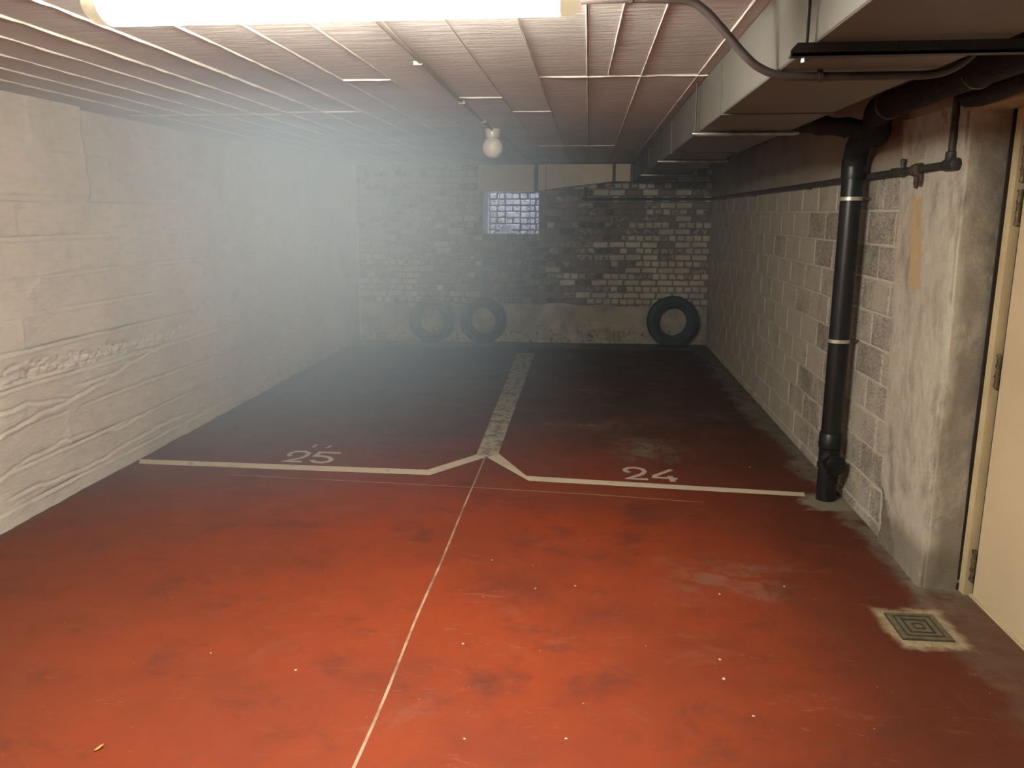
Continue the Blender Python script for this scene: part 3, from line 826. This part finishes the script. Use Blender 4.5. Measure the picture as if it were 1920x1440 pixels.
# conduit from the light, dropping under the duct
def bez(P, n=8):
    out = []
    P = [Vector(q) for q in P]; m = len(P)
    for k in range(m - 1):
        p0, p1, p2, p3 = P[max(0, k - 1)], P[k], P[k + 1], P[min(m - 1, k + 2)]
        for a in range(n):
            t_ = a / n
            out.append(.5 * ((2 * p1) + (p2 - p0) * t_ + (2 * p0 - 5 * p1 + 4 * p2 - p3) * t_ ** 2 + (3 * p1 - p0 - 3 * p2 + p3) * t_ ** 3))
    out.append(P[-1]); return out
cy_ = 2.38
cp = bez([(-.035, cy_, 2.150), (.12, cy_, 2.150), (.25, cy_, 2.142), (.30, cy_, 2.118), (.35, cy_, 2.070), (.415, cy_, 2.000), (.46, cy_, 1.965), (.52, cy_, 1.945), (.62, cy_, 1.941), (.78, cy_, 1.941), (.90, cy_, 1.942), (.965, cy_, 1.958), (1.01, cy_ - .01, 1.995), (1.045, cy_ - .015, 2.05), (1.06, cy_ - .02, 2.10), (1.06, cy_ - .02, 2.175)])
cd = thing('cable_conduit', (.5, cy_, 2.0), 'dark brown cable conduit bending from the ceiling light under the duct', 'conduit')
MB().tube(cp, .0115, 12).build('pipe', M['conduit'], cd, smooth=True)
for x in (.10, .62):
    z_ = 2.150 if x < .3 else 1.941
    MB().lathe([(.0145, -.006), (.0145, .006)], 14, (x, cy_, z_), 'X').build('saddle_clip', M['conduit'], cd)
    if x < .3: MB().box((x - .006, cy_ - .006, z_), (x + .006, cy_ + .006, ZC)).build('saddle_clip', M['conduit'], cd)
    else: MB().box((x - .006, cy_ - .006, z_), (x + .006, cy_ + .006, DUCT_Z)).build('saddle_clip', M['conduit'], cd)
cc = thing('ceiling_cable', (-.705, 4.0, ZC), 'thin grey cable clipped along the ceiling to the globe lamp', 'cable')
MB().tube([(-.655, 2.06, ZC - .008), (-.68, 3.0, ZC - .008), (-.70, 4.1, ZC - .008), (-.706, 5.93, ZC - .008)], .008, 8).build('sheath', M['cable'], cc, smooth=True)
for y in (3.35, 4.5, 5.4): MB().box((-.715, y, ZC - .020), (-.680, y + .014, ZC - .004)).build('clip', M['cable'], cc)
# globe lamp
gl = thing('globe_lamp', (-.706, 5.99, ZC), 'unlit white opal glass globe lamp on the ceiling', 'lamp')
MB().lathe([(.056, 0), (.056, -.02), (.050, -.035), (.050, -.055), (.042, -.062)], 28, (-.706, 5.99, ZC), 'Z').build('base', M['porcelain'], gl, smooth=True)
gp = []
for k in range(17):
    a = math.pi * (.14 + .86 * k / 16); gp.append((max(.001, .077 * math.sin(a)), ZC - .128 + .077 * math.cos(a)))
MB().lathe([(r_, z_ - ZC) for r_, z_ in gp], 32, (-.706, 5.99, ZC), 'Z').build('globe', M['opal'], gl, smooth=True)
MB().tube([(-.706, 5.94, ZC - .032), (-.706, 5.928, ZC - .032)], .006, 8).build('screw', M['clamp'], gl)

# main duct
du = thing('ventilation_duct', (.72, 4.4, DUCT_Z), 'long grey painted rectangular ventilation duct under the right side of the ceiling', 'duct')
joints = [-1.0, 1.35, 3.36, 5.37, 7.35, 9.2, 9.98]
for k in range(len(joints) - 1):
    a, b_ = joints[k], joints[k + 1]
    mb = MB(); x0, x1, z0, z1 = DUCT_X0, DUCT_X1, DUCT_Z, ZC - .006
    c_ = .004
    poly = [(x0, a, z0 + c_), (x0, a, z1), (x1, a, z1), (x1, a, z0 + c_), (x1 - c_, a, z0), (x0 + c_, a, z0)]
    mb.prism(poly, (0, b_ - a - .002, 0)).build('duct_section', M['duct'], du)
for y in joints[1:-1]:
    mb = MB(); e = .005
    mb.box((DUCT_X0 - e, y - .012, DUCT_Z - e), (DUCT_X1 + e, y + .010, DUCT_Z + .001))
    mb.box((DUCT_X0 - e, y - .012, DUCT_Z), (DUCT_X0 + .001, y + .010, ZC - .03))
    mb.build('flange', M['flange'], du)
# hangers
hb = [(2.0, 'black steel angle hanger under the duct nearest the camera', M['black']),
      (4.0, 'thin steel hanger bar under the duct, second from the camera', M['steel']),
      (5.97, 'thin steel hanger bar under the duct, third from the camera', M['steel']),
      (7.95, 'thin steel hanger bar under the duct, farthest from the camera', M['steel'])]
for k, (y, lab, mt) in enumerate(hb):
    h = thing('duct_hanger', (.72, y, DUCT_Z - .02), lab, 'hanger', 'hangers of the long duct')
    if k == 0:
        MB().prism([(.452, y, 1.928), (.452, y, 1.940), (.466, y, 1.956), (1.15, y, 1.956), (1.15, y, 1.928)], (0, .006, 0)).build('web', mt, h)
        MB().box((.455, y, 1.928), (1.15, y + .035, 1.934)).build('shelf', mt, h)
        MB().tube([(.49, y + .018, 1.92), (.49, y + .018, ZC + .0)], .0045, 8).build('threaded_rod', M['black'], h)
        MB().tube([(1.0, y + .018, 1.92), (1.0, y + .018, ZC + .0)], .0045, 8).build('threaded_rod', M['black'], h)
        MB().lathe([(.010, -.006), (.010, .006)], 6, (.49, y + .018, 1.922)).build('nut', M['steel'], h)
    else:
        MB().tube([(.475, y, 1.948), (.50, y, 1.946), (.94, y, 1.946), (.965, y, 1.948)], [.006, .0115, .0115, .008], 12).build('bar', mt, h, smooth=True)
        for x in (.488, .958): MB().tube([(x, y, 1.948), (x, y, ZC)], .004, 8).build('threaded_rod', M['black'], h)
# branch duct along the back wall
Yf, Yk = 9.80, 9.99
bd = thing('branch_duct', (-.4, 9.9, 1.86), 'cream sheet-metal branch duct with dark flanges above the window', 'duct')
def dsec(x0, x1, zl, zr_, name='duct_section', mt='duct_cream', e=0.0):
    MB().prism([(x0, Yf - e, zl - e), (x1, Yf - e, zr_ - e), (x1, Yf - e, 2.162 + e * .5), (x0, Yf - e, 2.162 + e * .5)], (0, Yk - Yf, 0)).build(name, M[mt], bd)
dsec(-1.332, -.662, 1.852, 1.852); dsec(-.612, -.525, 1.862, 1.874); dsec(-.520, .262, 1.875, 1.963); dsec(.300, .470, 1.965, 1.965)
dsec(-.662, -.612, 1.852, 1.860, 'flange', 'flange_dark', .008); dsec(.262, .300, 1.961, 1.963, 'flange', 'flange_dark', .008)
dsec(-.525, -.520, 1.876, 1.877, 'seam', 'flange_dark'); dsec(.470, .478, 1.960, 1.960, 'flange', 'flange', .006); dsec(.478, .508, 1.967, 1.967, 'collar', 'flange')

# ---- black pipework on the right
mp = thing('lagged_pipe', (1.29, 3.0, 2.03), 'thick black lagged pipe running above the door to the downpipe', 'pipe')
zc_ = 2.045
path = [(1.285, -1.0, zc_ + .012), (1.285, 1.5, zc_ + .008), (1.29, 3.3, zc_), (1.295, 3.82, zc_ - .002)]
MB().tube(path, .056, 20).build('pipe', M['lagging'], mp, smooth=True)
MB().tube(bez([(1.295, 3.80, zc_), (1.297, 3.90, zc_ - .004), (1.305, 3.98, zc_ - .03), (1.32, 4.02, zc_ - .075), (1.335, 4.06, zc_ - .105)], 5), [.062] * 21, 20, jit=.05).build('elbow', M['lagging'], mp, smooth=True)
MB().tube(bez([(1.33, 4.03, zc_ - .085), (1.22, 4.06, zc_ - .072), (1.10, 4.07, zc_ - .060), (1.0, 4.07, zc_ - .050), (.955, 4.07, zc_ - .046)], 5), [.043 + .004 * math.sin(k * 1.3) for k in range(20)] + [.03], 18, jit=.08).build('branch', M['lagging'], mp, smooth=True)
for y, r_ in ((3.80, .063), (2.98, .058)):
    MB().lathe([(r_, -.006), (r_ + .002, 0), (r_, .006)], 28, (1.294, y, zc_), 'Y').build('tie_wire', M['steel'], mp, smooth=True)
sp = thing('lagged_stub_pipe', (1.36, 2.4, 1.99), 'black lagged pipe with ragged end just above the door lintel', 'pipe')
MB().tube([(1.400, -1.0, 2.035), (1.400, 2.0, 2.020), (1.402, 2.9, 2.010), (1.404, 3.20, 2.004), (1.405, 3.30, 2.003)], [.040, .040, .041, .044, .038], 18, jit=.10).build('pipe', M['lagging'], sp, smooth=True)
PX, PY = 1.362, 4.445
dp_ = thing('downpipe', (PX, PY, 0), 'black plastic downpipe standing against the block wall', 'pipe')
MB().tube([(PX, PY, .36), (PX, PY, 1.80)], .0535, 24).build('pipe', M['pvc'], dp_, smooth=True)
MB().tube(bez([(PX, PY, 1.77), (PX, PY - .005, 1.83), (PX - .004, PY - .04, 1.89), (PX - .02, PY - .14, 1.935), (PX - .025, PY - .28, 1.950), (1.335, 4.06, 1.942)], 6), [.058] * 31, 20, jit=.04).build('top_bend', M['lagging'], dp_, smooth=True)
MB().lathe([(.058, 1.755), (.060, 1.77), (.060, 1.855), (.058, 1.86)], 24, (PX, PY, 0)).build('collar', M['pvc'], dp_, smooth=True)
MB().lathe([(.0535, 0.0), (.0535, .19), (.060, .19), (.060, .215), (.056, .22), (.056, .30), (.062, .305), (.062, .385), (.058, .39)], 24, (PX, PY, 0)).build('socket', M['pvc'], dp_, smooth=True)
ax = Vector((.12, -1, .0)).normalized()
cpth = [Vector((PX, PY, .225)) + ax * k for k in (.02, .075, .078, .10, .104)]
co = MB().tube(cpth[:3], .050, 22).build('cleanout', M['pvc'], dp_, smooth=True)
MB().tube(cpth[1:4] + [cpth[4]], [.054, .056, .056, .050], 22).build('cap', M['pvc'], co, smooth=True)
for z in (1.655, .905):
    MB().lathe([(.0545, z - .010), (.0565, z - .009), (.0565, z + .009), (.0545, z + .010)], 26, (PX, PY, 0)).build('clamp', M['clamp'], dp_, smooth=True)
    MB().box((PX + .05, PY - .008, z - .006), (XR + .02, PY + .008, z + .006)).build('clamp_stud', M['rust'], dp_)
# water pipe along the wall
PZW, PXW, r_ = 1.763, 1.438, .017
wp = thing('water_pipe', (PXW, 6.0, PZW), 'thin dark iron water pipe running along the block wall and back wall', 'pipe')
MB().tube([(PXW, 3.46, PZW + .006), (PXW, 6.0, PZW), (PXW, 9.94, PZW)], r_, 14).build('pipe', M['wallpipe'], wp, smooth=True)
MB().tube(bez([(PXW, 9.93, PZW), (PXW - .01, 9.975, PZW), (PXW - .05, 9.985, PZW), (.7, 9.985, PZW), (-.03, 9.985, PZW), (-.052, 9.985, PZW + .01), (-.054, 9.985, PZW + .05), (-.054, 9.985, 1.905)], 5), .015, 12).build('back_run', M['wallpipe'], wp, smooth=True)
MB().tube([(PXW, 3.468, PZW + .01), (PXW, 3.468, 1.98), (PXW, 3.47, ZC - .006)], .0165, 14).build('riser', M['wallpipe'], wp, smooth=True)
MB().lathe([(.021, 0), (.024, .004), (.024, .036), (.019, .04)], 18, (PXW, 3.468, PZW + .018)).build('tee', M['wallpipe'], wp, smooth=True)
MB().lathe([(.017, -.060), (.024, -.055), (.024, .045), (.020, .05)], 18, (PXW, 3.468, PZW + .006), 'Y').build('tee', M['wallpipe'], wp, smooth=True)
vv = MB().lathe([(.020, -.035), (.030, -.030), (.030, -.008), (.026, 0), (.030, .008), (.030, .025), (.020, .03)], 8, (PXW, 3.80, PZW + .003), 'Y').build('valve', M['rust'], wp)
MB().lathe([(.012, 0), (.012, -.035), (.007, -.055)], 8, (PXW, 3.805, PZW - .02)).build('drip_spout', M['rust'], vv)
MB().lathe([(.008, 0), (.007, -.03), (.004, -.055)], 8, (PXW, 3.755, PZW - .015)).build('drip_spout', M['rust'], vv)
v2 = MB().lathe([(.022, -.025), (.022, .025)], 8, (PXW, 3.98, PZW + .003), 'Y').build('stopcock', M['brass'], wp)
MB().lathe([(.009, 0), (.010, .025), (.014, .028), (.014, .045), (.008, .05)], 10, (PXW, 3.975, PZW + .012)).build('spindle', M['brass'], v2, smooth=True)
MB().box((PXW - .010, 4.03, PZW + .014), (PXW + .010, 4.10, PZW + .026)).build('lever', M['brass'], v2)
for y in (5.6, 7.4, 9.0): MB().box((PXW - .02, y, PZW - .024), (XR + .02, y + .016, PZW - .012)).build('bracket', M['rust'], wp)

# ================================================================== TYRES
def tyre(x, y, R, ri, wdt, lean, turn, label):
    tt = thing('tyre', (x, y, 0), label, 'tyre', 'tyres leaning on the back wall')
    tt.rotation_euler = (lean, 0, turn)
    h = wdt / 2
    side = [(R - .014, h * .92), (R - .035, h * 1.0), (R - .075, h * 1.03), (ri + .045, h * .95), (ri + .022, h * .84), (ri + .012, h * .86), (ri, h * .78), (ri - .002, h * .66), (ri + .02, h * .60), (R - .06, h * .80), (R - .028, h * .6)]
    prof = [(r, -a) for r, a in side] + [(r, a) for r, a in side[::-1]]
    mb = MB().lathe(prof, 64, (0, 0, 0), 'Y', closed=True)
    zc = R / 1.0
    def lk(mb, name, mt, par, sm=True):
        o = bpy.data.objects.new(name, mb.mesh(name, mt, (0, 0, 0), sm)); COL.objects.link(o); o.parent = par; o.location = (0, 0, 0) if par is not tt else (0, 0, R * math.cos(0)); return o
    sd = lk(mb, 'sidewall', M['rubber'], tt)
    for sgn in (-1, 1):
        lk(MB().lathe([(R - .085, sgn * h * 1.032), (R - .088, sgn * h * 1.06), (R - .092, sgn * h * 1.032)], 56, (0, 0, 0), 'Y', closed=True), 'sidewall_rib', M['rubber'], sd)
    # tread: five ribs cut into blocks
    tb = MB(); n = 60; rows = [(-.94, -.62), (-.54, -.20), (-.13, .13), (.20, .54), (.62, .94)]
    for q, (a0, a1) in enumerate(rows):
        for k in range(n):
            t0 = 2 * math.pi * (k + (.5 if q % 2 else 0)) / n; t1 = t0 + 2 * math.pi / n * .80
            def pt(r, th, a): return (r * math.cos(th), a * h, r * math.sin(th))
            ro = [R - .006 * (abs(a) > .8) for a in (a0, a1)]
            i = tb.addv([pt(R - .016, t0, a0), pt(R - .016, t1, a0), pt(R - .016, t1, a1), pt(R - .016, t0, a1), pt(ro[0], t0, a0), pt(ro[0], t1, a0), pt(ro[1], t1, a1), pt(ro[1], t0, a1)])
            for f_ in ((3, 2, 1, 0), (4, 5, 6, 7), (0, 1, 5, 4), (1, 2, 6, 5), (2, 3, 7, 6), (3, 0, 4, 7)): tb.f.append([i + b_ for b_ in f_])
    tb.lathe([(R - .010, -h * .93), (R - .010, h * .93), (R - .022, h * .93), (R - .022, -h * .93)], 60, (0, 0, 0), 'Y', closed=True)
    lk(tb, 'tread', M['tread'], tt, False)
    return tt
tyre(-1.945, 9.868, .280, .158, .150, -.095, .03, 'worn dark tyre leaning on the back wall, leftmost of the three')
tyre(-1.297, 9.872, .284, .160, .150, -.095, -.06, 'dark tyre leaning on the wall below the small window')
tyre(1.035, 9.815, .308, .175, .170, -.13, .02, 'largest dark tyre leaning in the right back corner')

# ================================================================== SMALL LITTER
lf = MB()
n = 9
for k in range(n):
    a = k / (n - 1); w = .006 * math.sin(math.pi * min(1, a * .95 + .03)) + .0008
    cx_, cy2 = -1.445 + .018 * a, 1.990 + .020 * a + .004 * math.sin(a * 3)
    lf.addv([(cx_ - w * .5, cy2 + w, .0035 + .008 * a * a), (cx_, cy2, .001 + .008 * a * a), (cx_ + w * .5, cy2 - w, .0035 + .010 * a * a)])
for k in range(n - 1):
    i = 3 * k; lf.f += [[i, i + 1, i + 4, i + 3], [i + 1, i + 2, i + 5, i + 4]]
o = lf.build('dry_leaf', M['leaf'], smooth=True, origin=(-1.437, 2.0, 0), recalc=False)
sol = o.modifiers.new('thick', 'SOLIDIFY'); sol.thickness = .0012
tag(o, 'small curled yellow leaf lying on the red floor', 'leaf')
ch = []
for k in range(3):
    mb = MB(); r0 = [random.uniform(.6, 1.2) for _ in range(6)]
    mb.prism([(math.cos(a * 1.047) * .008 * r0[a], math.sin(a * 1.047) * .008 * r0[a], 0) for a in range(6)], (0, 0, .0025)); ch.append(mb.mesh('flake', M['chip']))
for (x, y, s_) in ((.494, 2.556, 1.0), (.58, 3.20, .7), (.555, 2.35, .7), (.70, 2.09, .9), (.92, 1.97, .9), (.87, 3.30, .7), (-.03, 3.22, .6), (-.2, 3.18, .5), (-.44, 2.70, .7), (-1.0, 2.47, .6), (-.35, 2.15, .6), (-.04, 2.18, .6), (.5, 2.68, .6), (-.42, 3.45, .5), (1.05, 5.0, .8), (-1.35, 2.55, .5)):
    o = place('paint_flake', random.choice(ch), (x, y, 0), None, (0, 0, random.uniform(0, 6))); o.scale = (s_, s_, 1)
    tag(o, 'tiny pale paint flake lying on the red floor', 'flake', 'pale flakes on the red floor')

# ================================================================== ADDED VOLUME STANDING IN FOR LENS GLARE
HZ = bpy.data.materials.new('glare_veil'); HZ.use_nodes = True
nt = HZ.node_tree; nt.nodes.remove(nt.nodes['Principled BSDF'])
sc_ = nt.nodes.new('ShaderNodeVolumeScatter')
sc_.inputs['Color'].default_value = (.56, .765, 1.0, 1); sc_.inputs['Anisotropy'].default_value = -0.42
nt.links.new(sc_.outputs[0], nt.nodes['Material Output'].inputs['Volume'])
ge = nt.nodes.new('ShaderNodeNewGeometry'); se = nt.nodes.new('ShaderNodeSeparateXYZ'); nt.links.new(ge.outputs['Position'], se.inputs[0])
def mr_(sock, a, b_, v0, v1):
    q = nt.nodes.new('ShaderNodeMapRange'); q.interpolation_type = 'SMOOTHSTEP'
    nt.links.new(sock, q.inputs[0])
    for k, v in zip((1, 2, 3, 4), (a, b_, v0, v1)): q.inputs[k].default_value = v
    return q.outputs[0]
def mu_(a, b_):
    q = nt.nodes.new('ShaderNodeMath'); q.operation = 'MULTIPLY'
    nt.links.new(a, q.inputs[0])
    if isinstance(b_, float): q.inputs[1].default_value = b_
    else: nt.links.new(b_, q.inputs[1])
    return q.outputs[0]
den = mu_(mu_(mr_(se.outputs[0], -2.4, .25, 1.0, .03), mr_(se.outputs[1], 2.9, 4.9, .22, 1.0)), mr_(se.outputs[2], 0.0, 1.7, .28, 1.0))
nt.links.new(mu_(den, GLARE_VEIL), sc_.inputs['Density'])
hz = MB().box((XL - .08, 2.9, .01), (XR - .02, 9.99, ZC - .01)).build('glare_veil', HZ, origin=(-.7, 6.4, .01))
tag(hz, 'thin bluish volume standing in for lens glare at the back left of the bays', 'glare_veil', kind='stuff')
